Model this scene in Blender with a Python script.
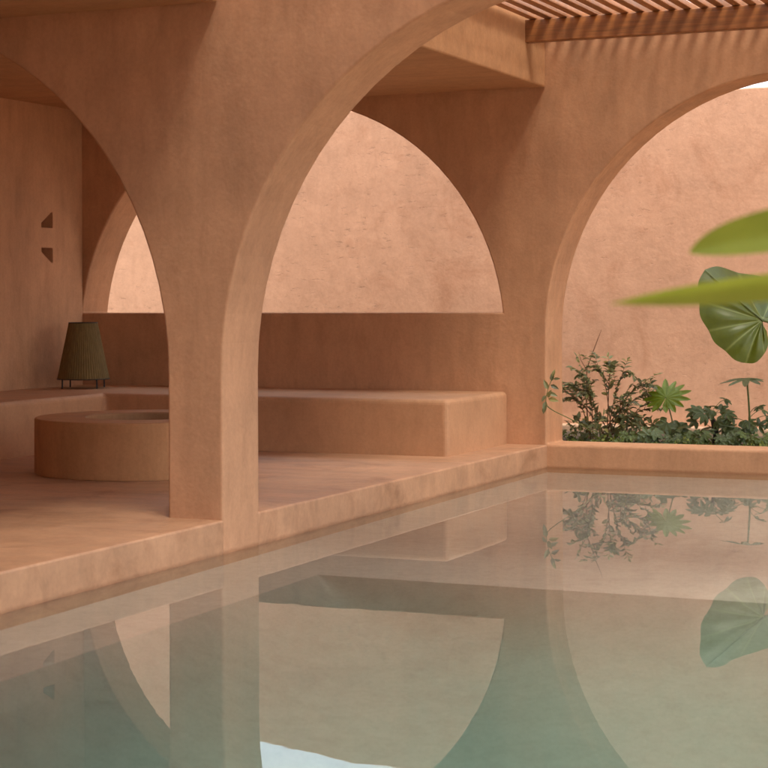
import bpy, bmesh, math, random
from mathutils import Vector, Matrix

R = math.radians
sc = bpy.context.scene
for o in list(bpy.data.objects):
    bpy.data.objects.remove(o)
COL = sc.collection

# ---------------------------------------------------------------- camera
EYE = 1.47
cam_d = bpy.data.cameras.new("camera")
cam = bpy.data.objects.new("camera", cam_d)
COL.objects.link(cam)
sc.camera = cam
cam_d.sensor_width = 36.0
cam_d.lens = 1842.1 / 768 * 36.0
cam_d.shift_y = -(384 - 300.1) / 768
cam_d.clip_end = 2000
cam.matrix_world = (Matrix.Translation((0, 0, EYE)) @ Matrix.Rotation(0.4097, 4, 'Z')
                    @ Matrix.Rotation(math.pi / 2, 4, 'X') @ Matrix.Rotation(-0.004, 4, 'Z'))
cam_d.dof.use_dof = True
cam_d.dof.focus_distance = 14.0
cam_d.dof.aperture_fstop = 4.5

# ---------------------------------------------------------------- world, sun, exposure
SUN_EL, SUN_AZ = R(62), R(131)          # azimuth measured clockwise from +Y
w = bpy.data.worlds.new("World")
sc.world = w
w.use_nodes = True
nt = w.node_tree
nt.nodes.clear()
wo = nt.nodes.new("ShaderNodeOutputWorld")
bg = nt.nodes.new("ShaderNodeBackground")
bg.inputs[1].default_value = 0.13
sky = nt.nodes.new("ShaderNodeTexSky")
sky.sky_type = 'NISHITA'
sky.sun_disc = False
sky.sun_elevation = SUN_EL
sky.sun_rotation = SUN_AZ
sky.dust_density = 2.0
tcw = nt.nodes.new("ShaderNodeTexCoord")
mpw = nt.nodes.new("ShaderNodeMapping")
mpw.inputs['Scale'].default_value = (1.0, 1.0, 1.7)
nzw = nt.nodes.new("ShaderNodeTexNoise")
nzw.inputs['Scale'].default_value = 2.3
nzw.inputs['Detail'].default_value = 9
nzw.inputs['Roughness'].default_value = 0.58
rpw = nt.nodes.new("ShaderNodeValToRGB")
rpw.color_ramp.elements[0].position = 0.30
rpw.color_ramp.elements[1].position = 0.56
mxw = nt.nodes.new("ShaderNodeMix")
mxw.data_type = 'RGBA'
mxw.inputs[7].default_value = (6.9, 6.9, 7.0, 1)
nt.links.new(tcw.outputs['Generated'], mpw.inputs[0])
nt.links.new(mpw.outputs[0], nzw.inputs['Vector'])
nt.links.new(nzw.outputs['Fac'], rpw.inputs[0])
nt.links.new(rpw.outputs[0], mxw.inputs[0])
nt.links.new(sky.outputs[0], mxw.inputs[6])
nt.links.new(mxw.outputs[2], bg.inputs[0])
nt.links.new(bg.outputs[0], wo.inputs[0])

sun_d = bpy.data.lights.new("sun", 'SUN')
sun_d.energy = 2.2
sun_d.angle = R(20)
sun_d.color = (1.0, 0.93, 0.82)
sun = bpy.data.objects.new("sun", sun_d)
COL.objects.link(sun)
sdir = Vector((math.sin(SUN_AZ) * math.cos(SUN_EL), math.cos(SUN_AZ) * math.cos(SUN_EL), math.sin(SUN_EL)))
sun.rotation_euler = sdir.to_track_quat('Z', 'Y').to_euler()
sun.location = sdir * 60

sc.view_settings.view_transform = 'Standard'
sc.view_settings.look = 'None'
sc.view_settings.exposure = 1.38
sc.view_settings.gamma = 1.0
sc.view_settings.use_curve_mapping = False
sc.render.engine = 'CYCLES'
cy = sc.cycles
cy.use_denoising = True
cy.max_bounces = 10
cy.diffuse_bounces = 5
cy.glossy_bounces = 4
cy.transmission_bounces = 6
cy.use_adaptive_sampling = True
cy.adaptive_threshold = 0.04
cy.transparent_max_bounces = 16
cy.caustics_refractive = True
cy.caustics_reflective = True
cy.sample_clamp_indirect = 6.0

# ---------------------------------------------------------------- helpers
def tag(o, label=None, cat=None, group=None, kind=None):
    if label: o["label"] = label
    if cat: o["category"] = cat
    if group: o["group"] = group
    if kind: o["kind"] = kind
    return o

def empty(name, loc=(0, 0, 0), rz=0.0):
    o = bpy.data.objects.new(name, None)
    o.empty_display_size = 0.1
    COL.objects.link(o)
    o.location = loc
    o.rotation_euler = (0, 0, rz)
    return o

def link(name, bm, mat, parent=None, smooth=False, origin=None):
    me = bpy.data.meshes.new(name)
    if origin is not None:
        bmesh.ops.translate(bm, verts=bm.verts, vec=-Vector(origin))
    bm.to_mesh(me)
    bm.free()
    if smooth:
        for p in me.polygons: p.use_smooth = True
    me.materials.append(mat)
    o = bpy.data.objects.new(name, me)
    COL.objects.link(o)
    if origin is not None: o.location = origin
    if parent: o.parent = parent
    return o

def bevel(o, width, seg=3, ang=35):
    m = o.modifiers.new("rounded", 'BEVEL')
    m.width = width
    m.segments = seg
    m.limit_method = 'ANGLE'
    m.angle_limit = R(ang)
    m.harden_normals = False
    return o

def box(bm, x0, x1, y0, y1, z0, z1):
    vs = [bm.verts.new(c) for c in ((x0, y0, z0), (x1, y0, z0), (x1, y1, z0), (x0, y1, z0),
                                    (x0, y0, z1), (x1, y0, z1), (x1, y1, z1), (x0, y1, z1))]
    for f in ((3, 2, 1, 0), (4, 5, 6, 7), (0, 1, 5, 4), (1, 2, 6, 5), (2, 3, 7, 6), (3, 0, 4, 7)):
        bm.faces.new([vs[i] for i in f])

def prism(loops, a0, a1, place):
    """2-D loops (first is the outline, the others are openings) extruded from a0 to a1."""
    bm = bmesh.new()
    fr, bk = [], []
    for lp in loops:
        fr.append([bm.verts.new(place(u, v, a0)) for u, v in lp])
        bk.append([bm.verts.new(place(u, v, a1)) for u, v in lp])
    if len(loops) == 1:
        bm.faces.new(fr[0]); bm.faces.new(list(reversed(bk[0])))
    else:
        es = []
        for lp in fr:
            for i in range(len(lp)):
                es.append(bm.edges.new((lp[i], lp[(i + 1) % len(lp)])))
        res = bmesh.ops.triangle_fill(bm, edges=es, use_beauty=True)
        mp = {}
        for a, b in zip(fr, bk):
            for va, vb in zip(a, b): mp[va] = vb
        for f in [g for g in res['geom'] if isinstance(g, bmesh.types.BMFace)]:
            bm.faces.new([mp[v] for v in reversed(f.verts)])
    for a, b in zip(fr, bk):
        n = len(a)
        for i in range(n):
            j = (i + 1) % n
            bm.faces.new((a[i], a[j], b[j], b[i]))
    bmesh.ops.recalc_face_normals(bm, faces=bm.faces)
    return bm

def inY(u, v, a): return (u, a, v)
def inX(u, v, a): return (a, u, v)
def inZ(u, v, a): return (u, v, a)

def arc(cx, cz, r, n=40, z0=None):
    """points of an arch from its right springing over the crown to its left springing"""
    s = 0.0
    if z0 is not None and z0 > cz: s = math.asin((z0 - cz) / r)
    return [(cx + r * math.cos(s + (math.pi - 2 * s) * i / n), cz + r * math.sin(s + (math.pi - 2 * s) * i / n)) for i in range(n + 1)]

def tube(bm, pts, rads, seg=6):
    rings = []
    n = len(pts)
    pts = [Vector(p) for p in pts]
    for i, p in enumerate(pts):
        t = (pts[min(i + 1, n - 1)] - pts[max(i - 1, 0)]).normalized()
        ref = Vector((0, 0, 1)) if abs(t.z) < 0.9 else Vector((1, 0, 0))
        a = t.cross(ref).normalized(); b = t.cross(a)
        r = rads[i] if isinstance(rads, (list, tuple)) else rads
        rings.append([bm.verts.new(p + a * (r * math.cos(2 * math.pi * k / seg)) + b * (r * math.sin(2 * math.pi * k / seg))) for k in range(seg)])
    for i in range(n - 1):
        for k in range(seg):
            bm.faces.new((rings[i][k], rings[i][(k + 1) % seg], rings[i + 1][(k + 1) % seg], rings[i + 1][k]))
    bm.faces.new(list(reversed(rings[0]))); bm.faces.new(rings[-1])

def bez(p0, p1, p2, n):
    p0, p1, p2 = Vector(p0), Vector(p1), Vector(p2)
    return [p0 * (1 - t) ** 2 + p1 * (2 * t * (1 - t)) + p2 * t * t for t in [i / n for i in range(n + 1)]]

# ---------------------------------------------------------------- materials
def new_mat(name):
    m = bpy.data.materials.new(name)
    m.use_nodes = True
    n = m.node_tree
    b = n.nodes['Principled BSDF']
    return m, n, b

def N(n, typ, **kw):
    o = n.nodes.new(typ)
    for k, v in kw.items():
        if k in o.inputs: o.inputs[k].default_value = v
        else: setattr(o, k, v)
    return o

def noise(n, scale, detail, rough, vec, dist=0.0):
    o = N(n, "ShaderNodeTexNoise")
    o.inputs['Scale'].default_value = scale
    o.inputs['Detail'].default_value = detail
    o.inputs['Roughness'].default_value = rough
    o.inputs['Distortion'].default_value = dist
    n.links.new(vec, o.inputs['Vector'])
    return o.outputs['Fac']

def mapped(n, src, scale, loc=(0, 0, 0)):
    m = N(n, "ShaderNodeMapping")
    m.inputs['Scale'].default_value = scale
    m.inputs['Location'].default_value = loc
    n.links.new(src, m.inputs[0])
    return m.outputs[0]

def ramp(n, fac, stops):
    r = N(n, "ShaderNodeValToRGB")
    e = r.color_ramp.elements
    while len(e) < len(stops): e.new(0.5)
    for i, (p, c) in enumerate(stops):
        e[i].position = p
        e[i].color = c if len(c) == 4 else (*c, 1)
    n.links.new(fac, r.inputs[0])
    return r.outputs[0]

def mixc(n, fac, a, b, mode='MIX'):
    m = N(n, "ShaderNodeMix", data_type='RGBA', blend_type=mode)
    if isinstance(fac, (int, float)): m.inputs[0].default_value = fac
    else: n.links.new(fac, m.inputs[0])
    for i, s in ((6, a), (7, b)):
        if isinstance(s, (tuple, list)): m.inputs[i].default_value = (*s[:3], 1)
        else: n.links.new(s, m.inputs[i])
    return m.outputs[2]

def math_n(n, op, a, b):
    m = N(n, "ShaderNodeMath", operation=op)
    for i, s in ((0, a), (1, b)):
        if isinstance(s, (int, float)): m.inputs[i].default_value = s
        else: n.links.new(s, m.inputs[i])
    return m.outputs[0]

def plaster(name, base, var=0.16, tr=0.5, rough=0.75, pits=0.0, streak=(5.0, 5.0, 0.7), bump=0.25, spec=0.3, seed=0.0, patch=None, damp=False):
    m, n, b = new_mat(name)
    geo = N(n, "ShaderNodeNewGeometry").outputs['Position']
    pos = mapped(n, geo, (1, 1, 1), (seed, seed * 0.7, seed * 1.3))
    big = noise(n, 0.75, 4, 0.6, pos, 0.3)
    mid = noise(n, 3.1, 4, 0.65, pos, 0.15)
    stk = noise(n, 1.0, 4, 0.62, mapped(n, pos, streak), 0.2)
    fine = noise(n, 38.0, 3, 0.7, pos)
    d = tuple(c * (1 - 1.5 * var) for c in base)
    l = tuple(min(0.95, c * (1 + var) + 0.012) for c in base)
    c1 = ramp(n, big, [(0.30, d), (0.52, base), (0.74, l)])
    c2 = ramp(n, mid, [(0.30, d), (0.50, base), (0.72, l)])
    c3 = ramp(n, stk, [(0.28, d), (0.52, base), (0.76, l)])
    c = mixc(n, 0.45, c1, c2)
    c = mixc(n, 0.38, c, c3)
    tro = noise(n, 1.0, 5, 0.7, mapped(n, pos, (9, 9, 3.5)), 0.5)
    c = mixc(n, tr, c, ramp(n, tro, [(0.32, (0.84, 0.82, 0.80)), (0.5, (1, 1, 1)), (0.68, (1.09, 1.10, 1.12))]), 'MULTIPLY')
    f = ramp(n, fine, [(0.25, (0.86, 0.85, 0.84)), (0.7, (1.06, 1.06, 1.06))])
    c = mixc(n, 0.6, c, f, 'MULTIPLY')
    if patch:
        pm = ramp(n, noise(n, 1.3, 8, 0.7, mapped(n, pos, (1, 1, 1), (9, 3, 5)), 0.8), [(0.52, (0, 0, 0)), (0.68, (1, 1, 1))])
        c = mixc(n, pm, c, mixc(n, 1.0, c, patch, 'MULTIPLY'))
    if damp:
        sx = N(n, "ShaderNodeSeparateXYZ"); n.links.new(geo, sx.inputs[0])
        lv = math_n(n, 'SUBTRACT', sx.outputs[2], math_n(n, 'MULTIPLY', tro, 0.045))
        wl = ramp(n, math_n(n, 'ADD', lv, 0.5), [(0.455, (0, 0, 0)), (0.462, (1, 1, 1)), (0.484, (1, 1, 1)), (0.500, (0, 0, 0))])
        c = mixc(n, math_n(n, 'MULTIPLY', wl, 0.6), c, mixc(n, 1.0, c, (0.62, 0.50, 0.42), 'MULTIPLY'))
    h = math_n(n, 'ADD', math_n(n, 'MULTIPLY', mid, 1.0), math_n(n, 'MULTIPLY', fine, 0.10))
    if pits:
        pv = mapped(n, pos, (2.2, 2.2, 6.5))
        pn = noise(n, 3.2, 6, 0.78, pv, 0.2)
        pm = ramp(n, pn, [(0.36, (1, 1, 1)), (0.42, (0, 0, 0))])
        zone = ramp(n, noise(n, 0.9, 3, 0.5, mapped(n, pos, (1, 1, 1), (4, 8, 2))), [(0.40, (0, 0, 0)), (0.6, (1, 1, 1))])
        pm = mixc(n, 1.0, pm, zone, 'MULTIPLY')
        c = mixc(n, math_n(n, 'MULTIPLY', pm, pits), c, tuple(x * 0.45 for x in base))
        h = math_n(n, 'SUBTRACT', h, math_n(n, 'MULTIPLY', pm, 0.8))
    n.links.new(c, b.inputs['Base Color'])
    bp = N(n, "ShaderNodeBump")
    bp.inputs['Strength'].default_value = bump
    bp.inputs['Distance'].default_value = 0.03
    n.links.new(h, bp.inputs['Height'])
    n.links.new(bp.outputs[0], b.inputs['Normal'])
    rr = math_n(n, 'ADD', math_n(n, 'MULTIPLY', mid, 0.25), rough - 0.12)
    n.links.new(rr, b.inputs['Roughness'])
    b.inputs['Specular IOR Level'].default_value = spec
    return m

M = {}
M['plaster'] = plaster('terracotta_plaster', (0.53, 0.284, 0.158), 0.21, 0.55, seed=0, damp=True)
M['plaster2'] = plaster('terracotta_plaster_back', (0.53, 0.278, 0.145), 0.21, 0.55, seed=7, damp=True)
M['soffit'] = plaster('soffit_plaster', (0.52, 0.28, 0.138), 0.18, streak=(0.8, 6, 6), seed=3)
M['garden'] = plaster('garden_wall_plaster', (0.51, 0.288, 0.18), 0.13, 0.45, rough=0.85, pits=0.5, streak=(2.0, 2.0, 3.0), bump=0.3, seed=11, patch=(0.86, 0.80, 0.76))
M['floor'] = plaster('polished_cement', (0.53, 0.288, 0.16), 0.27, rough=0.5, streak=(0.5, 3.5, 3.5), bump=0.10, spec=0.5, seed=5, patch=(0.70, 0.63, 0.57), damp=True)
M['bench'] = plaster('bench_cement', (0.53, 0.285, 0.15), 0.18, rough=0.6, streak=(1, 1, 1), bump=0.12, seed=17)
M['pit'] = plaster('pit_cement', (0.51, 0.265, 0.12), 0.22, rough=0.6, bump=0.14, seed=23)
M['basin_dark'] = plaster('dark_basin_cement', (0.36, 0.19, 0.09), 0.2, rough=0.8, seed=53)  # darker cement for the inside of the basin
M['pool'] = plaster('pool_cement', (0.60, 0.47, 0.38), 0.06, rough=0.7, bump=0.1, seed=29)
M['kerb'] = plaster('pale_kerb', (0.40, 0.26, 0.17), 0.15, rough=0.85, seed=31)

def simple(name, col, rough=0.6, spec=0.4, metal=0.0):
    m, n, b = new_mat(name)
    pos = N(n, "ShaderNodeTexCoord").outputs['Object']
    f = noise(n, 14, 5, 0.6, pos)
    c = ramp(n, f, [(0.3, tuple(x * 0.75 for x in col)), (0.7, tuple(min(1, x * 1.2) for x in col))])
    n.links.new(c, b.inputs['Base Color'])
    b.inputs['Roughness'].default_value = rough
    b.inputs['Specular IOR Level'].default_value = spec
    b.inputs['Metallic'].default_value = metal
    return m

def wood(name, col, along):
    m, n, b = new_mat(name)
    geo = N(n, "ShaderNodeNewGeometry").outputs['Position']
    oi = N(n, "ShaderNodeObjectInfo").outputs['Random']
    sc_ = (1.2, 34, 34) if along == 'X' else (34, 1.2, 34)
    g = noise(n, 1.0, 7, 0.62, mapped(n, geo, sc_), 0.8)
    st = noise(n, 1.0, 4, 0.6, mapped(n, geo, (7, 7, 0.6)))  # vertical streaks imitating slat shadows on the beam, put into the colour
    c = ramp(n, g, [(0.28, tuple(x * 0.55 for x in col)), (0.5, col), (0.72, tuple(x * 1.3 for x in col))])
    c = mixc(n, 0.55, c, ramp(n, st, [(0.3, (0.55, 0.48, 0.42)), (0.7, (1.15, 1.12, 1.1))]), 'MULTIPLY')
    v = N(n, "ShaderNodeMapRange")
    v.inputs[3].default_value = 0.8; v.inputs[4].default_value = 1.2
    n.links.new(oi, v.inputs[0])
    hs = N(n, "ShaderNodeHueSaturation")
    n.links.new(v.outputs[0], hs.inputs['Value']); n.links.new(c, hs.inputs['Color'])
    n.links.new(hs.outputs[0], b.inputs['Base Color'])
    bp = N(n, "ShaderNodeBump"); bp.inputs['Strength'].default_value = 0.25; bp.inputs['Distance'].default_value = 0.01
    n.links.new(g, bp.inputs['Height']); n.links.new(bp.outputs[0], b.inputs['Normal'])
    b.inputs['Roughness'].default_value = 0.45
    return m
M['beam'] = wood('stained_beam', (0.32, 0.12, 0.032), 'X')
M['slat'] = wood('stained_slat', (0.37, 0.16, 0.062), 'Y')

def leaf_mat(name, col, trans=0.35, rough=0.4, var=0.35, vein=None):
    m, n, b = new_mat(name)
    pos = N(n, "ShaderNodeNewGeometry").outputs['Position']
    f = noise(n, 9, 4, 0.6, pos)
    fr = N(n, "ShaderNodeNewGeometry").outputs['Random Per Island']
    c = ramp(n, fr, [(0.0, tuple(x * (1 - var) for x in col)), (0.6, col), (1.0, (min(1, col[0] * (1 + var) + 0.02), min(1, col[1] * (1 + var * 0.7)), col[2]))])
    c = mixc(n, 0.5, c, ramp(n, f, [(0.3, (0.7, 0.72, 0.7)), (0.7, (1.2, 1.18, 1.1))]), 'MULTIPLY')
    if vein:
        at = N(n, "ShaderNodeAttribute"); at.attribute_name = "vein"
        c = mixc(n, at.outputs['Fac'], c, vein)
    n.links.new(c, b.inputs['Base Color'])
    b.inputs['Roughness'].default_value = rough
    tr = N(n, "ShaderNodeBsdfTranslucent")
    hs = N(n, "ShaderNodeHueSaturation"); hs.inputs['Value'].default_value = 1.5; hs.inputs['Hue'].default_value = 0.485
    n.links.new(c, hs.inputs['Color']); n.links.new(hs.outputs[0], tr.inputs[0])
    mx = N(n, "ShaderNodeMixShader"); mx.inputs[0].default_value = trans
    out = [x for x in n.nodes if x.type == 'OUTPUT_MATERIAL'][0]
    n.links.new(b.outputs[0], mx.inputs[1]); n.links.new(tr.outputs[0], mx.inputs[2])
    n.links.new(mx.outputs[0], out.inputs[0])
    return m
M['shrub_leaf'] = leaf_mat('shrub_leaf', (0.21, 0.235, 0.11), 0.3, 0.4, 0.55)
M['bright_leaf'] = leaf_mat('bright_leaf', (0.16, 0.25, 0.012), 0.35, 0.4, 0.2)
M['grey_leaf'] = leaf_mat('grey_green_leaf', (0.14, 0.19, 0.075), 0.25, 0.4, 0.3)
M['dark_leaf'] = leaf_mat('dark_leaf', (0.115, 0.155, 0.045), 0.2, 0.4, 0.4)
M['cover_leaf'] = leaf_mat('cover_leaf', (0.14, 0.19, 0.04), 0.25, 0.5, 0.5)
M['big_leaf'] = leaf_mat('big_leaf', (0.075, 0.115, 0.008), 0.18, 0.36, 0.1, vein=(0.30, 0.36, 0.10))
M['near_leaf'] = leaf_mat('near_leaf', (0.15, 0.19, 0.02), 0.45, 0.4, 0.1)
M['stem'] = simple('green_stem', (0.11, 0.14, 0.04), 0.5)
M['twig'] = simple('red_brown_twig', (0.17, 0.08, 0.04), 0.7)
M['bark'] = simple('dark_bark', (0.03, 0.025, 0.02), 0.85)
M['soil'] = simple('dark_soil', (0.055, 0.04, 0.025), 0.95)
M['lamp_metal'] = simple('dark_metal', (0.02, 0.016, 0.012), 0.5)
M['ground'] = plaster('gravel_ground', (0.34, 0.26, 0.18), 0.2, rough=0.9, seed=41)

def shade_mat():
    m, n, b = new_mat('olive_cord_shade')
    pos = N(n, "ShaderNodeTexCoord").outputs['Object']
    f = noise(n, 1.0, 5, 0.6, mapped(n, pos, (60, 60, 3)))
    c = ramp(n, f, [(0.3, (0.12, 0.078, 0.022)), (0.7, (0.20, 0.132, 0.042))])
    n.links.new(c, b.inputs['Base Color'])
    b.inputs['Roughness'].default_value = 0.85
    return m
M['shade'] = shade_mat()

def water_mat():
    m = bpy.data.materials.new('pool_water')
    m.use_nodes = True
    n = m.node_tree
    n.nodes.clear()
    out = N(n, "ShaderNodeOutputMaterial")
    b = N(n, "ShaderNodeBsdfPrincipled")
    b.inputs['Base Color'].default_value = (1, 1, 1, 1)
    b.inputs['Transmission Weight'].default_value = 1.0
    b.inputs['Roughness'].default_value = 0.0
    b.inputs['IOR'].default_value = 1.333
    pos = N(n, "ShaderNodeNewGeometry").outputs['Position']
    a = noise(n, 1.6, 3, 0.5, pos, 0.4)
    a2 = noise(n, 7.0, 2, 0.5, pos, 0.2)
    h = math_n(n, 'ADD', a, math_n(n, 'MULTIPLY', a2, 0.12))
    bp = N(n, "ShaderNodeBump"); bp.inputs['Strength'].default_value = 0.0055; bp.inputs['Distance'].default_value = 0.05
    n.links.new(h, bp.inputs['Height']); n.links.new(bp.outputs[0], b.inputs['Normal'])
    n.links.new(b.outputs[0], out.inputs['Surface'])
    va = N(n, "ShaderNodeVolumeAbsorption")
    va.inputs['Color'].default_value = (0.40, 0.74, 0.735, 1)
    va.inputs['Density'].default_value = 0.46
    n.links.new(va.outputs[0], out.inputs['Volume'])
    return m
M['water'] = water_mat()

# ---------------------------------------------------------------- measures (metres, z = 0 is the water)
XF = -5.113                      # pool-side edge of the terrace
YA, YA2 = 9.415, 9.872           # near arcade wall
YB, YB2 = 15.338, 15.804         # back arcade wall
ZT = 0.198                       # terrace
XC = -9.868                      # face of the left wall
XR = -0.53                       # far right side of the pool
YN = 2.2                         # pool end near the camera
YD = 18.0                        # garden wall
ZC, ZCN = 3.326, 3.203           # soffits
ZS = 3.842                       # underside of slats
TOP = 3.98

# ---------------------------------------------------------------- setting
g = bmesh.new()
S = 900.0
hx0, hx1, hy0, hy1 = -14.0, 3.0, -4.0, 18.3
vs_o = [g.verts.new(c) for c in ((-S, -S, 0.05), (S, -S, 0.05), (S, S, 0.05), (-S, S, 0.05))]
vs_i = [g.verts.new(c) for c in ((hx0, hy0, 0.05), (hx1, hy0, 0.05), (hx1, hy1, 0.05), (hx0, hy1, 0.05))]
for i in range(4):
    j = (i + 1) % 4
    g.faces.new((vs_o[i], vs_o[j], vs_i[j], vs_i[i]))
tag(link('ground', g, M['ground']), kind='structure')

LX, LY = -4.455, 9.31                                             # edge of the shallow ledge
b = prism([[(XF - 0.02, YN), (LX, YN), (LX, LY), (XR, LY), (XR, YB + 0.02), (XF - 0.02, YB + 0.02)]], -0.55, -0.40, inZ)
tag(link('pool_ledge', b, M['pool']), kind='structure')
b = bmesh.new()                                                   # deep part, coved below the ledge
xs = [LX + (XR + 0.02 - LX) * (i / 44) ** 2.0 for i in range(45)]
ys = [LY - (LY - YN + 0.02) * (i / 54) ** 2.0 for i in range(55)]
gv = []
for x in xs:
    row = []
    for y in ys:
        dx, dy = max(1e-4, x - LX), max(1e-4, LY - y)
        d = (dx ** -2.5 + dy ** -2.5) ** (-1 / 2.5)
        row.append(b.verts.new((x, y, -0.401 - 1.55 * (1 - math.exp(-(d / 0.42))))))
    gv.append(row)
for i in range(44):
    for j in range(54):
        b.faces.new((gv[i][j], gv[i][j + 1], gv[i + 1][j + 1], gv[i + 1][j]))
bmesh.ops.recalc_face_normals(b, faces=b.faces)
if sum(f.normal.z for f in b.faces) < 0: bmesh.ops.reverse_faces(b, faces=b.faces)
tag(link('pool_floor', b, M['pool'], smooth=True), kind='structure')

# terrace, one slab under the arcade
b = prism([[(-10.2, 0.5), (XF, 0.5), (XF, YB + 0.05), (-10.2, YB + 0.05)]], -2.1, ZT, inZ)
tag(bevel(link('terrace', b, M['floor']), 0.012, 2), kind='structure')
# deck on the camera's side of the pool, with an opening for a planting bed
b = prism([[(XF, -4.0), (3.0, -4.0), (3.0, 15.4), (XR, 15.4), (XR, YN), (XF, YN)],
           [(-0.30, 2.7), (0.75, 2.7), (0.75, 4.3), (-0.30, 4.3)]], -2.1, ZT - 0.004, inZ)
tag(bevel(link('pool_deck', b, M['floor']), 0.018, 3), kind='structure')
b = bmesh.new(); box(b, -0.29, 0.74, 2.71, 4.29, -0.3, 0.15)
tag(link('planting_bed_soil', b, M['soil']), kind='structure')

b = bmesh.new(); box(b, XF - 0.01, XR + 0.01, YN - 0.01, YB + 0.01, -2.1, 0.0)
tag(link('water', b, M['water']), kind='structure')

# planting strip behind the back arcade
b = bmesh.new(); box(b, -14.0, 3.0, YB2 - 0.02, YD + 0.02, -0.4, 0.135)
tag(link('planting_soil', b, M['soil']), kind='structure')
b = bmesh.new(); box(b, -14.0, 3.0, YD - 0.16, YD + 0.01, 0.0, 0.205)
tag(bevel(link('garden_kerb', b, M['kerb']), 0.02), 'pale low kerb along the foot of the garden wall', 'kerb')

# garden wall, top slightly uneven
rnd = random.Random(4)
top = []
for i in range(60):
    x = 3.0 - 17.0 * i / 59
    kn = [(-14.0, 3.30), (-9.33, 3.355), (-8.6, 3.450), (-8.25, 3.492), (-7.65, 3.505), (-4.2, 3.53), (3.0, 3.52)]
    base = next(a[1] + (c[1] - a[1]) * (x - a[0]) / (c[0] - a[0]) for a, c in zip(kn, kn[1:]) if x <= c[0])
    top.append((x, base + rnd.uniform(-0.012, 0.012)))
b = prism([[(-14.0, 0.0), (3.0, 0.0)] + top], YD, YD + 0.35, inY)
tag(bevel(link('garden_wall', b, M['garden']), 0.012, 2), 'tall pink plaster garden wall behind the planting, pitted and rough', 'wall')

# near arcade wall (two arches on a slender pier)
arch_l = arc(-7.676, 1.04, 2.2)
arch_r = arc(-2.911, 1.05, 2.2)
outl = [(-10.1, TOP), (-10.1, -0.5), (-9.876, -0.5)] + list(reversed(arch_l)) + [(-5.476, -0.5), (-5.1105, -0.5)] \
    + list(reversed(arch_r)) + [(-0.711, -0.5), (-0.35, -0.5), (-0.35, TOP)]
b = prism([outl], YA, YA2, inY)
tag(bevel(link('arcade_wall', b, M['plaster']), 0.016, 3), 'near terracotta arcade wall whose slender pier stands at the pool edge', 'wall')

# back arcade wall: arch with sill over the bench, arch over the planter
sill = 1.356
hl = arc(-7.698, 1.13, 2.19, 44, sill)
hr = arc(-2.918, 1.16, 2.2, 44)
outl = [(-10.2, -0.5), (-0.35, -0.5), (-0.35, TOP), (-10.2, TOP)]
b = prism([outl, hl, [(-0.718, ZT + 0.004)] + hr + [(-5.118, ZT + 0.004)]], YB, YB2, inY)
tag(bevel(link('arcade_wall', b, M['plaster2']), 0.016, 3), 'back terracotta arcade wall with a sill arch over the bench and planter arch', 'wall')

# left wall with two small triangular niches
t1 = [(14.635, 2.170), (14.82, 2.170), (14.82, 2.315), (14.80, 2.315), (14.635, 2.212)]
t2 = [(14.635, 1.976), (14.635, 1.938), (14.80, 1.838), (14.82, 1.838), (14.82, 1.976)]
b = prism([[(0.5, 0.0), (YB - 0.001, 0.0), (YB - 0.001, TOP), (0.5, TOP)], t1, t2], XC, XC - 0.14, inX)
lw = bevel(link('side_wall', b, M['plaster2']), 0.008, 2)
tag(lw, 'left terracotta side wall with two small triangular niches above the lamp', 'wall')
b = bmesh.new(); box(b, XC - 0.40, XC - 0.141, 0.5, YB - 0.001, 0.0, TOP)
link('wall_backing', b, M['plaster2'], lw)

# roof slabs
b = bmesh.new(); box(b, -10.2, XF, YA2 + 0.001, YB - 0.001, ZC, 3.93)
tag(bevel(link('roof_slab', b, M['soffit']), 0.014, 3), 'flat plaster roof slab over the bench, between the two arcade walls', 'roof')
b = bmesh.new(); box(b, -10.2, XF - 0.02, 6.201, YA - 0.001, ZCN, 3.93)
tag(bevel(link('roof_slab', b, M['soffit']), 0.014, 3), 'shaded plaster roof slab at top left, in front of the near arcade wall', 'roof')

# unseen building mass, added to block light from behind the camera
hs = empty('light_blocking_house', (-3.5, -4.0, ZT))
tag(hs, 'unseen building mass behind the viewpoint, added to block light from that side', 'light_blocking_house')
b = bmesh.new(); box(b, -7.0, 6.5, -2.0, 0.0, 0.0, 3.6); link('wall', b, M['plaster'], hs)
b = bmesh.new(); box(b, -6.7, -1.66, 0.002, 10.2, 0.002, 3.0 - 0.002); link('wall', b, M['plaster'], hs)  # added to close off the front bay and keep it dark
b = bmesh.new(); box(b, -7.0, 1.7, -2.0, 9.0, 3.0, 3.5); link('light_blocking_overhang', b, M['soffit'], hs)  # added roof plate, cuts the light reaching the near arcade front

# ---------------------------------------------------------------- bench, fire pit
b = prism([[(XC + 0.001, 3.0), (-8.75, 3.0), (-8.72, 13.89), (-5.473, 13.89), (-5.473, YB - 0.001), (XC + 0.001, YB - 0.001)]], ZT - 0.06, 0.660, inZ)
tag(bevel(link('built_in_bench', b, M['bench'], origin=(-7.6, 14.6, ZT + 0.001)), 0.042, 4),
    'long built-in cement bench wrapping the corner under the sill arch', 'bench')

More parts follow.
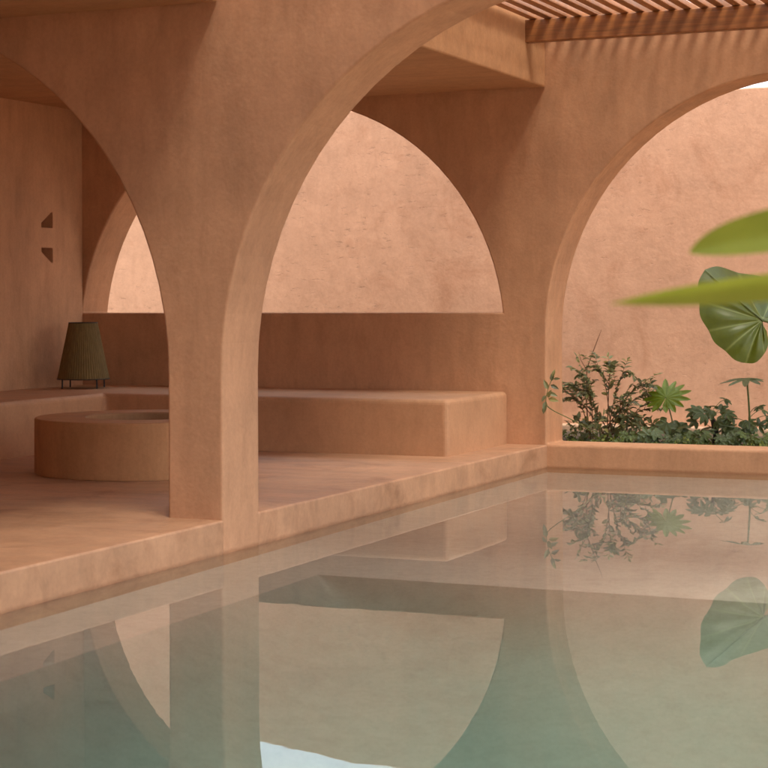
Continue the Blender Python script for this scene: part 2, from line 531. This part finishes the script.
PX, PY = -7.15, 11.98
pit = empty('fire_pit', (PX, PY, ZT + 0.002))
tag(pit, 'round cement fire pit with a flat rim, on the terrace behind the pier', 'fire pit')
def lathe(prof, seg=160):
    bm = bmesh.new()
    rings = [[bm.verts.new((r * math.cos(2 * math.pi * k / seg), r * math.sin(2 * math.pi * k / seg), z)) for k in range(seg)] for r, z in prof]
    for i in range(len(prof) - 1):
        for k in range(seg):
            bm.faces.new((rings[i][k], rings[i][(k + 1) % seg], rings[i + 1][(k + 1) % seg], rings[i + 1][k]))
    bmesh.ops.recalc_face_normals(bm, faces=bm.faces)
    return bm
b = lathe([(0.83, 0.0), (0.83, 0.395), (0.827, 0.403), (0.82, 0.407), (0.46, 0.407)])
link('drum', b, M['pit'], pit)
b = lathe([(0.46, 0.407), (0.453, 0.404), (0.449, 0.396), (0.44, 0.09), (0.0005, 0.08)])
link('basin', b, M['basin_dark'], pit)

# ---------------------------------------------------------------- floor lamp on the bench
lamp = empty('table_lamp', (-9.43, 14.66, 0.661), 0.35)
tag(lamp, 'dark olive tapered cord lamp on thin black legs, on the bench corner', 'lamp')
b = bmesh.new()
segs, rows = 120, 8
ring = []
for i in range(rows + 1):
    t = i / rows
    r0 = 0.240 + (0.132 - 0.240) * t
    ring.append([b.verts.new(((r0 + (0.0022 if k % 2 else -0.001)) * math.cos(2 * math.pi * k / segs),
                              (r0 + (0.0022 if k % 2 else -0.001)) * math.sin(2 * math.pi * k / segs), 0.085 + 0.525 * t)) for k in range(segs)])
for i in range(rows):
    for k in range(segs):
        b.faces.new((ring[i][k], ring[i][(k + 1) % segs], ring[i + 1][(k + 1) % segs], ring[i + 1][k]))
b.faces.new(ring[-1])
shade = link('lamp_shade', b, M['shade'], lamp)
for z, r in ((0.086, 0.241), (0.609, 0.133)):
    b = bmesh.new()
    pts = [(r * math.cos(2 * math.pi * k / 40), r * math.sin(2 * math.pi * k / 40), z) for k in range(41)]
    tube(b, pts, 0.005, 6)
    link('hoop', b, M['lamp_metal'], shade)
for k in range(4):
    a = math.pi / 4 + k * math.pi / 2
    b = bmesh.new()
    c, s = math.cos(a), math.sin(a)
    tube(b, [(0.230 * c, 0.230 * s, 0.0), (0.227 * c, 0.227 * s, 0.09), (0.126 * c, 0.126 * s, 0.60)], 0.0075, 8)
    link('leg', b, M['lamp_metal'], lamp)

# ---------------------------------------------------------------- pergola
def make_pergola(y0, y1, beams, label):
    yc = (y0 + y1) / 2
    per = empty('pergola', (-2.9, yc, 3.65))
    tag(per, label, 'pergola', 'slat pergolas over the pool')
    for y in beams:
        b = bmesh.new(); box(b, XF + 2.9 - 0.02, -0.36 + 2.9, y - yc, y - yc + 0.09, 0.0, ZS - 3.65 - 0.002)
        bevel(link('beam', b, M['beam'], per), 0.006, 2)
    b = bmesh.new(); box(b, 0.0, 0.072, y0 + 0.002 - yc, y1 - 0.002 - yc, ZS - 3.65, ZS - 3.65 + 0.048)
    sm = bevel(link('slat', b, M['slat'], per), 0.004, 2)
    so, x = sm, -5.085
    while x < -0.75:
        so.location = (x + 2.9 + rnd.uniform(-0.003, 0.003), 0, rnd.uniform(0.0, 0.004))
        x += 0.1332
        so = sm.copy(); COL.objects.link(so)
    bpy.data.objects.remove(so)
make_pergola(YA2, YB, (14.80, 10.38), 'stained wooden slat pergola over the pool between the arcade walls')
make_pergola(5.01, YA, (8.85, 5.5), 'unseen wooden slat pergola, added to dim the light on the near arcade wall')  # out of view, added to cut light on the near arcade front

# ---------------------------------------------------------------- plants
def leaflet(bm, p, d, nrm, L, W, fold=0.25, droop=0.15):
    d = d.normalized()
    s = d.cross(nrm)
    if s.length < 1e-3: s = d.cross(Vector((1, 0, 0)))
    s.normalize(); u = s.cross(d).normalized()
    v0 = bm.verts.new(p)
    m1 = bm.verts.new(p + d * L * 0.35)
    m2 = bm.verts.new(p + d * L * 0.7 - u * L * droop * 0.4)
    tip = bm.verts.new(p + d * L - u * L * droop)
    ls = [bm.verts.new(p + d * L * t + s * W * 0.5 * w_ + u * W * fold - u * L * droop * t * t) for t, w_ in ((0.3, 1), (0.65, 0.85))]
    rs = [bm.verts.new(p + d * L * t - s * W * 0.5 * w_ + u * W * fold - u * L * droop * t * t) for t, w_ in ((0.3, 1), (0.65, 0.85))]
    for f in ((v0, ls[0], m1), (ls[0], ls[1], m2, m1), (ls[1], tip, m2), (v0, m1, rs[0]), (m1, m2, rs[1], rs[0]), (m2, tip, rs[1])):
        bm.faces.new(f)

def rvec(r, s=1.0): return Vector((r.uniform(-s, s), r.uniform(-s, s), r.uniform(-s, s)))

def pinnate(fol, stm, pts, r, start, L, W, rad, step=2):
    tube(stm, pts, [rad * (1 - 0.75 * i / len(pts)) for i in range(len(pts))], 5)
    n = len(pts)
    for i in range(int(n * start), n - 1, step):
        t = (pts[i + 1] - pts[i]).normalized()
        side = t.cross(Vector((0, 0, 1)))
        if side.length < 0.1: side = Vector((1, 0, 0))
        side.normalize()
        for sg in (-1, 1):
            d = t * 0.7 + side * sg * 0.8 + rvec(r, 0.35) + Vector((0, 0, -0.15))
            k = 0.7 + 0.6 * r.random()
            leaflet(fol, pts[i] + rvec(r, 0.004), d, Vector((0, 0, 1)) + rvec(r, 0.6), L * k, W * k)
    leaflet(fol, pts[-1], pts[-1] - pts[-2], Vector((0, 0, 1)) + rvec(r, 0.4), L, W)

# 1 nandina-like shrub at the left of the planter
r = random.Random(12)
B0 = Vector((-4.93, 16.55, 0.13))
shrub = empty('shrub', B0)
tag(shrub, 'wiry shrub of small dark leaflets arching beside the planter arch jamb', 'shrub')
fol, stm = bmesh.new(), bmesh.new()
ends = [(-5.44, 16.35, 0.66), (-5.33, 16.50, 0.74), (-5.20, 16.6, 0.80), (-5.02, 16.5, 0.90), (-4.90, 16.6, 0.92), (-4.72, 16.5, 0.84),
        (-4.56, 16.5, 0.72), (-4.47, 16.6, 0.62), (-4.50, 16.7, 0.48), (-5.30, 16.6, 0.56), (-4.75, 16.3, 0.60), (-5.05, 16.4, 0.62), (-4.62, 16.4, 0.42)]
for e in ends:
    e = Vector(e) - B0
    e = Vector((e.x * 1.08, e.y, e.z * 0.93))
    s0 = Vector((r.uniform(-0.13, 0.13), r.uniform(-0.1, 0.1), 0))
    mid = Vector((s0.x * 0.6 + e.x * 0.45, e.y * 0.4, e.z * r.uniform(0.95, 1.25)))
    pts = bez(s0, mid, e, 22)
    pinnate(fol, stm, pts, r, 0.36, 0.070, 0.031, 0.006, 1)
    for q in range(4):                                     # side twigs
        i = r.randint(9, 19)
        dv = (pts[i + 1] - pts[i]).normalized() + rvec(r, 0.8)
        dv.normalize()
        tp = bez(pts[i], pts[i] + dv * 0.07 + Vector((0, 0, 0.03)), pts[i] + dv * r.uniform(0.12, 0.2), 9)
        pinnate(fol, stm, tp, r, 0.2, 0.066, 0.028, 0.003, 2)
for q in range(360):                                       # leaf mass low in the shrub
    a = r.uniform(0, 2 * math.pi); rr = r.random() ** 0.5
    p = Vector((0.44 * rr * math.cos(a) + 0.06, 0.22 * rr * math.sin(a), 0.04 + 0.30 * r.random() * (1.05 - 0.5 * rr)))
    leaflet(fol, p, rvec(r) + Vector((0, -0.3, 0.3)), rvec(r) + Vector((0, -0.4, 0.9)), r.uniform(0.06, 0.10), r.uniform(0.026, 0.042))
tag(link('foliage', fol, M['shrub_leaf'], shrub), kind='stuff')
link('stems', stm, M['twig'], shrub)

# 2 trailing spray hanging out over the jamb
r = random.Random(5)
B0 = Vector((-4.78, 16.05, 0.13))
spray = empty('trailing_plant', B0)
tag(spray, 'thin trailing stem with dark leaflets hanging in front of the arch jamb', 'plant')
fol, stm = bmesh.new(), bmesh.new()
P = [Vector(v) - B0 for v in ((-4.78, 16.05, 0.14), (-4.86, 15.6, 0.42), (-5.03, 15.28, 0.46), (-5.075, 15.2, 0.56))]
pts = [((1 - t) ** 3) * P[0] + 3 * t * (1 - t) ** 2 * P[1] + 3 * t * t * (1 - t) * P[2] + t ** 3 * P[3] for t in [i / 20 for i in range(21)]]
tube(stm, pts, 0.0045, 5)
tw = bez(pts[-1], pts[-1] + Vector((-0.01, 0, 0.10)), pts[-1] + Vector((0.075, 0, 0.26)), 12)
tube(stm, tw, 0.003, 5)
for p, d, L in [((0, 0, 0), (-0.35, 0, -1), 0.09), ((0.0, 0, 0.03), (-0.1, -0.2, -0.8), 0.10), ((0.02, 0, 0.05), (0.9, -0.1, -0.15), 0.10), ((0.015, 0, 0.06), (0.2, -0.2, 0.3), 0.09),
                ((0.02, 0, 0.10), (0.9, 0, -0.25), 0.09), ((0.02, 0, 0.13), (-0.3, -0.2, 0.8), 0.095), ((0.04, 0, 0.17), (0.8, 0, -0.35), 0.085), ((0.05, 0, 0.2), (0.2, 0, 1), 0.09),
                ((0.06, 0, 0.24), (0.3, 0, 0.9), 0.07), ((0.07, 0, 0.22), (0.9, 0, 0.1), 0.06), ((0.0, 0, 0.08), (-0.3, -0.2, -0.5), 0.07)]:
    leaflet(fol, pts[-1] + Vector(p), Vector(d), Vector((0.2, -1, 0.35)), L, L * 0.42)
tag(link('foliage', fol, M['shrub_leaf'], spray), kind='stuff')
link('stems', stm, M['stem'], spray)

# 3 bare reddish twig
B0 = Vector((-5.21, 16.9, 0.13))
tw = empty('bare_twig', B0)
tag(tw, 'tall bare reddish twig rising behind the shrub against the garden wall', 'twig')
b = bmesh.new()
tube(b, [Vector(v) for v in ((0, 0, 0), (-0.03, 0, 0.4), (-0.02, 0, 0.68), (0.05, 0.02, 0.88), (0.12, 0.02, 1.05))], [0.008, 0.007, 0.006, 0.0045, 0.002], 6)
tube(b, [Vector(v) for v in ((-0.02, 0, 0.66), (-0.08, 0, 0.76), (-0.10, 0, 0.83))], [0.005, 0.004, 0.002], 6)
link('stem', b, M['twig'], tw)

def palmate(name, p, nrm, up, lobes, L, W, mat, parent, r, spread=1.75 * math.pi, drop=0.25, base=0.35):
    """one leaf: lobes radiating from p in the plane across nrm, joined towards the middle"""
    bm = bmesh.new()
    nrm = Vector(nrm).normalized(); up = Vector(up)
    a0 = (up - nrm * up.dot(nrm)).normalized(); b0 = nrm.cross(a0)
    c = bm.verts.new(p)
    prev = None
    for i in range(lobes):
        a = -spread / 2 + spread * i / (lobes - 1)
        d = a0 * math.cos(a) + b0 * math.sin(a)
        s = nrm.cross(d)
        k = L * (0.72 + 0.28 * math.cos(a * 0.55)) * r.uniform(0.9, 1.08)
        def pt(t, w_, lift=0.0): return bm.verts.new(p + d * k * t + s * W * w_ - nrm * (drop * k * t * t) + nrm * lift)
        l0, r0 = pt(base, 0.55), pt(base, -0.55)
        l1, r1, m1 = pt(0.62, 0.5), pt(0.62, -0.5), pt(0.62, 0, -0.01)
        m0 = pt(base, 0, -0.006)
        l2, r2, m2 = pt(0.85, 0.32), pt(0.85, -0.32), pt(0.85, 0, -0.006)
        t = pt(1.0, 0)
        for f in ((c, r0, m0), (c, m0, l0), (r0, r1, m1, m0), (m0, m1, l1, l0), (r1, r2, m2, m1), (m1, m2, l2, l1), (r2, t, m2), (m2, t, l2)):
            bm.faces.new(f)
        if prev is not None: bm.faces.new((c, prev, r0))
        prev = l0
    return link(name, bm, mat, parent)

# 4 bright fan-leaved plant
r = random.Random(3)
B0 = Vector((-4.26, 16.5, 0.13))
fan = empty('fan_leaf_plant', B0)
tag(fan, 'young plant with one bright green fan-shaped leaf on a thin stem', 'plant')
b = bmesh.new(); tube(b, bez((0, 0, 0), (-0.02, 0, 0.2), (-0.09, -0.02, 0.44), 10), [0.009] * 6 + [0.006] * 5, 6)
link('stem', b, M['stem'], fan)
palmate('leaf', Vector((-0.09, -0.02, 0.44)), (-0.05, -0.72, 0.66), (0.2, 0.3, 1), 13, 0.25, 0.06, M['bright_leaf'], fan, r, drop=0.12, base=0.5)

# 5 tall umbrella-leaf plant
B0 = Vector((-3.58, 16.5, 0.13))
umb = empty('umbrella_leaf_plant', B0)
tag(umb, 'tall slender plant with flat umbrella of grey-green lobed leaves at right', 'plant')
b = bmesh.new(); tube(b, bez((0, 0, 0), (0.0, 0, 0.3), (-0.03, 0, 0.62), 10), [0.014] * 5 + [0.009] * 6, 7)
link('stem', b, M['stem'], umb)
palmate('leaf', Vector((-0.03, 0, 0.62)), (0.0, -0.13, 0.99), (-1, -0.3, 0), 9, 0.24, 0.062, M['grey_leaf'], umb, r, spread=1.8 * math.pi, drop=0.16)
for q in range(9):
    a = r.uniform(0, 6.28); z = r.uniform(0.02, 0.34)
    st = bmesh.new()
    e = Vector((0.16 * math.cos(a), 0.12 * math.sin(a), z + 0.04))
    tube(st, bez((0, 0, z - 0.02), e * 0.5 + Vector((0, 0, z * 0.5 + 0.02)), e, 5), 0.003, 5)
    link('leaf_stalk', st, M['stem'], umb)
    palmate('leaf', e, (rvec(r, 0.4) + Vector((0, -0.5, 0.8))), (math.cos(a), math.sin(a), 0), 5, r.uniform(0.07, 0.11), 0.034, M['dark_leaf'], umb, r, spread=3.6)

# 6 dark rosette on a short dark trunk
B0 = Vector((-3.90, 16.5, 0.13))
ros = empty('dark_rosette_plant', B0)
tag(ros, 'small dark leaved plant on a short black trunk between the taller plants', 'plant')
b = bmesh.new(); tube(b, [Vector(v) for v in ((0, 0, 0), (0.01, 0, 0.1), (-0.01, 0, 0.2), (-0.03, 0, 0.28))], [0.035, 0.03, 0.026, 0.015], 9)
link('trunk', b, M['bark'], ros)
for q in range(17):
    a = q * 2.4 + r.uniform(-0.3, 0.3); z = 0.14 + 0.24 * q / 17
    ln = r.uniform(0.09, 0.17)
    e = Vector((ln * math.cos(a) - 0.02, ln * 0.8 * math.sin(a), z + r.uniform(-0.04, 0.08)))
    b = bmesh.new(); tube(b, [Vector((-0.02, 0, z - 0.03)), e * 0.6 + Vector((-0.01, 0, z * 0.4)), e], 0.003, 5)
    link('leaf_stalk', b, M['stem'], ros)
    palmate('leaf', e, (rvec(r, 0.5) + Vector((0, -0.45, 0.8))), (math.cos(a), math.sin(a), -0.1), 5, r.uniform(0.08, 0.12), 0.04, M['dark_leaf'] if q % 3 else M['grey_leaf'], ros, r, spread=3.4, drop=0.35)

# 7 low leafy plants along the front of the planter
LOW = [(-4.42, 16.12, 1.0, 'grey_leaf', 'low blue-green leafy plant at the foot of the fan-leaved plant'),
       (-4.18, 16.08, 0.75, 'dark_leaf', 'low dark leafy plant just right of the fan leaf stem'),
       (-3.98, 16.12, 0.85, 'cover_leaf', 'low mid-green leafy plant left of the black trunk'),
       (-3.72, 16.10, 0.8, 'dark_leaf', 'low dark leafy plant between black trunk and umbrella stem'),
       (-3.46, 16.12, 0.9, 'cover_leaf', 'low leafy plant at the right end of the planter, beside the umbrella stem'),
       (-4.62, 16.10, 0.7, 'cover_leaf', 'low leafy plant at the right foot of the wiry shrub'),
       (-4.30, 16.45, 1.35, 'dark_leaf', 'taller dark leafy plant behind the fan leaf stem'),
       (-3.72, 16.45, 1.25, 'grey_leaf', 'taller grey-green leafy plant behind and right of the black trunk')]
for (lx, ly, s, mt, lab) in LOW:
    t = empty('low_leafy_plant', (lx, ly, 0.13))
    tag(t, lab, 'plant', 'low leafy plants along the planter front')
    for q in range(9):
        a = q * 2.4 + r.uniform(-0.4, 0.4); ln = r.uniform(0.04, 0.13) * s
        e = Vector((ln * math.cos(a), ln * 0.7 * math.sin(a), r.uniform(0.06, 0.17) * s))
        b = bmesh.new(); tube(b, [Vector((0, 0, 0)), e * 0.5 + Vector((0, 0, 0.03)), e], 0.003, 5)
        link('leaf_stalk', b, M['stem'], t)
        palmate('leaf', e, rvec(r, 0.5) + Vector((0, -0.6, 0.7)), (math.cos(a), math.sin(a), 0), 5, 0.085 * s * r.uniform(0.8, 1.2), 0.045 * s, M[mt], t, r, spread=3.8, drop=0.3, base=0.5)

b = bmesh.new()
for q in range(2600):
    px = r.uniform(-5.6, -1.6)
    p = Vector((px, 15.86 + 0.95 * r.random() ** 1.5, 0.13 + (0.05 + 0.035 * math.sin(px * 9.0) + 0.025 * math.sin(px * 23.0)) * r.random()))
    leaflet(b, p, rvec(r) + Vector((0, -0.2, 0.35)), rvec(r, 0.7) + Vector((0, -0.2, 0.8)), r.uniform(0.025, 0.055), r.uniform(0.016, 0.032))
tag(link('ground_cover', b, M['cover_leaf']), 'low dark green ground cover carpeting the planter', 'ground cover', kind='stuff')

# 8 elephant ear
B0 = Vector((-2.75, 16.6, 0.13))
ear = empty('elephant_ear_plant', B0)
tag(ear, 'elephant ear plant with a huge veined green leaf hanging in the planter arch', 'plant')
P0 = Vector((-3.34, 15.90, 1.285)) - B0
def fan_leaf(name, c, half_a, half_b, parent, mat):
    bm = bmesh.new()
    vl = bm.verts.layers.float.new("vein")
    RAD = 10
    for outline in (half_a, half_b):
        dense = []
        SUB = 6
        for i in range(len(outline) - 1):
            for s in range(SUB):
                t = s / SUB
                a, d = Vector(outline[i]), Vector(outline[i + 1])
                p0 = Vector(outline[max(i - 1, 0)]); p3 = Vector(outline[min(i + 2, len(outline) - 1)])
                q = 0.5 * ((2 * a) + (d - p0) * t + (2 * p0 - 5 * a + 4 * d - p3) * t * t + (3 * a - p0 - 3 * d + p3) * t ** 3)
                dense.append((q, (t + i % 2) / 2))
        dense.append((Vector(outline[-1]), 0.0))
        grid = []
        cv = bm.verts.new(c); cv[vl] = 1.0
        for j, (q, t) in enumerate(dense):
            row = []
            edge = q - c
            nrm = Vector((0, -1, 0))
            for k in range(1, RAD + 1):
                f = k / RAD
                bulge = 4 * f * (1 - f) * 0.045
                quilt = (0.5 - 0.5 * math.cos(2 * math.pi * t)) * 0.022 * math.sin(math.pi * min(1, f * 1.1) * 0.9)
                sc_ = 1.0 + (0.03 * (0.5 - 0.5 * math.cos(2 * math.pi * t)) if k == RAD else 0)
                v = bm.verts.new(c + edge * f * sc_ + nrm * (bulge + quilt))
                v[vl] = (0.8 if t == 0 else 0.0) * (1 - 0.7 * f)
                row.append(v)
            grid.append(row)
        for j in range(len(grid) - 1):
            bm.faces.new((cv, grid[j][0], grid[j + 1][0]))
            for k in range(RAD - 1):
                bm.faces.new((grid[j][k], grid[j][k + 1], grid[j + 1][k + 1], grid[j + 1][k]))
    return link(name, bm, mat, parent, smooth=True)
def rel(*v): return Vector(v) + Vector((0.045, 0, 0)) - B0
ha = [rel(-3.86, 15.78, 1.725), rel(-3.885, 15.72, 1.60), rel(-3.885, 15.68, 1.46), rel(-3.855, 15.66, 1.32), rel(-3.80, 15.66, 1.195), rel(-3.74, 15.68, 1.10),
      rel(-3.665, 15.70, 1.02), rel(-3.58, 15.72, 0.955), rel(-3.495, 15.74, 0.917), rel(-3.41, 15.76, 0.935), rel(-3.345, 15.78, 1.00), rel(-3.32, 15.82, 1.09), rel(-3.34, 15.86, 1.19)]
hb = [rel(-3.86, 15.78, 1.725), rel(-3.78, 16.0, 1.74), rel(-3.66, 16.2, 1.70), rel(-3.52, 16.4, 1.66), rel(-3.35, 16.5, 1.60), rel(-3.18, 16.45, 1.52), rel(-3.05, 16.35, 1.40), rel(-3.06, 16.2, 1.28), rel(-3.18, 16.05, 1.24)]
fan_leaf('leaf', P0, ha, hb, ear, M['big_leaf'])
b = bmesh.new()
tube(b, [P0 + (Vector(ha[0]) - P0) * f + Vector((0, -0.012 - 4 * f * (1 - f) * 0.045, 0)) for f in (0, 0.2, 0.4, 0.6, 0.8, 0.97)], [0.012, 0.010, 0.008, 0.006, 0.004, 0.002], 6)
link('midrib', b, M['stem'], ear)
b = bmesh.new()
tube(b, bez(P0, Vector((0.05, -0.45, 1.0)), (0, 0, 0), 14), [0.014 + 0.001 * i for i in range(15)], 7)
link('leaf_stalk', b, M['stem'], ear)

# 9 strap-leaved plant close to the camera
B0 = Vector((0.1, 3.5, 0.15))
near = empty('strap_leaf_plant', B0)
tag(near, 'out-of-focus plant close by at right, two long pointed green leaves', 'plant')
def strap(name, pts, widths, side, mat, parent, fold=0.28):
    bm = bmesh.new()
    rows = []
    for i, p in enumerate(pts):
        p = Vector(p) - B0
        t = (Vector(pts[min(i + 1, len(pts) - 1)]) - Vector(pts[max(i - 1, 0)])).normalized()
        s = Vector(side); s = (s - t * s.dot(t)).normalized()
        u = t.cross(s)
        w_ = widths[i]
        rows.append([bm.verts.new(p + s * w_ * a + u * (w_ * fold * abs(a))) for a in (-0.5, -0.25, 0, 0.25, 0.5)])
    for i in range(len(rows) - 1):
        for k in range(4):
            bm.faces.new((rows[i][k], rows[i][k + 1], rows[i + 1][k + 1], rows[i + 1][k]))
    return link(name, bm, mat, parent, smooth=True)
def blade(c0, c1, c2, wmax, side, mat, stalk_mid, pw=0.8):
    pts = bez(c0, c1, c2, 20)
    ws = [max(0.001, wmax * math.sin(math.pi * 0.5 * min(1.0, (i / 20) * 1.7)) ** pw) for i in range(21)]
    strap('leaf', pts, ws, side, mat, near)
    b = bmesh.new()
    tube(b, bez(Vector(c2) - B0, Vector(stalk_mid) - B0, (0, 0, 0), 12), [0.006 + 0.0008 * i for i in range(13)], 7)
    link('leaf_stalk', b, M['stem'], near)
blade((-0.838, 3.344, 1.5545), (-0.765, 3.38, 1.606), (-0.36, 3.50, 1.635), 0.085, (0.1, -0.2, 1.0), M['near_leaf'], (0.0, 3.5, 1.2), 0.8)
blade((-0.915, 3.093, 1.462), (-0.75, 3.16, 1.490), (-0.30, 3.40, 1.535), 0.068, (0.1, -0.75, 0.75), M['near_leaf'], (0.05, 3.45, 1.1), 1.0)
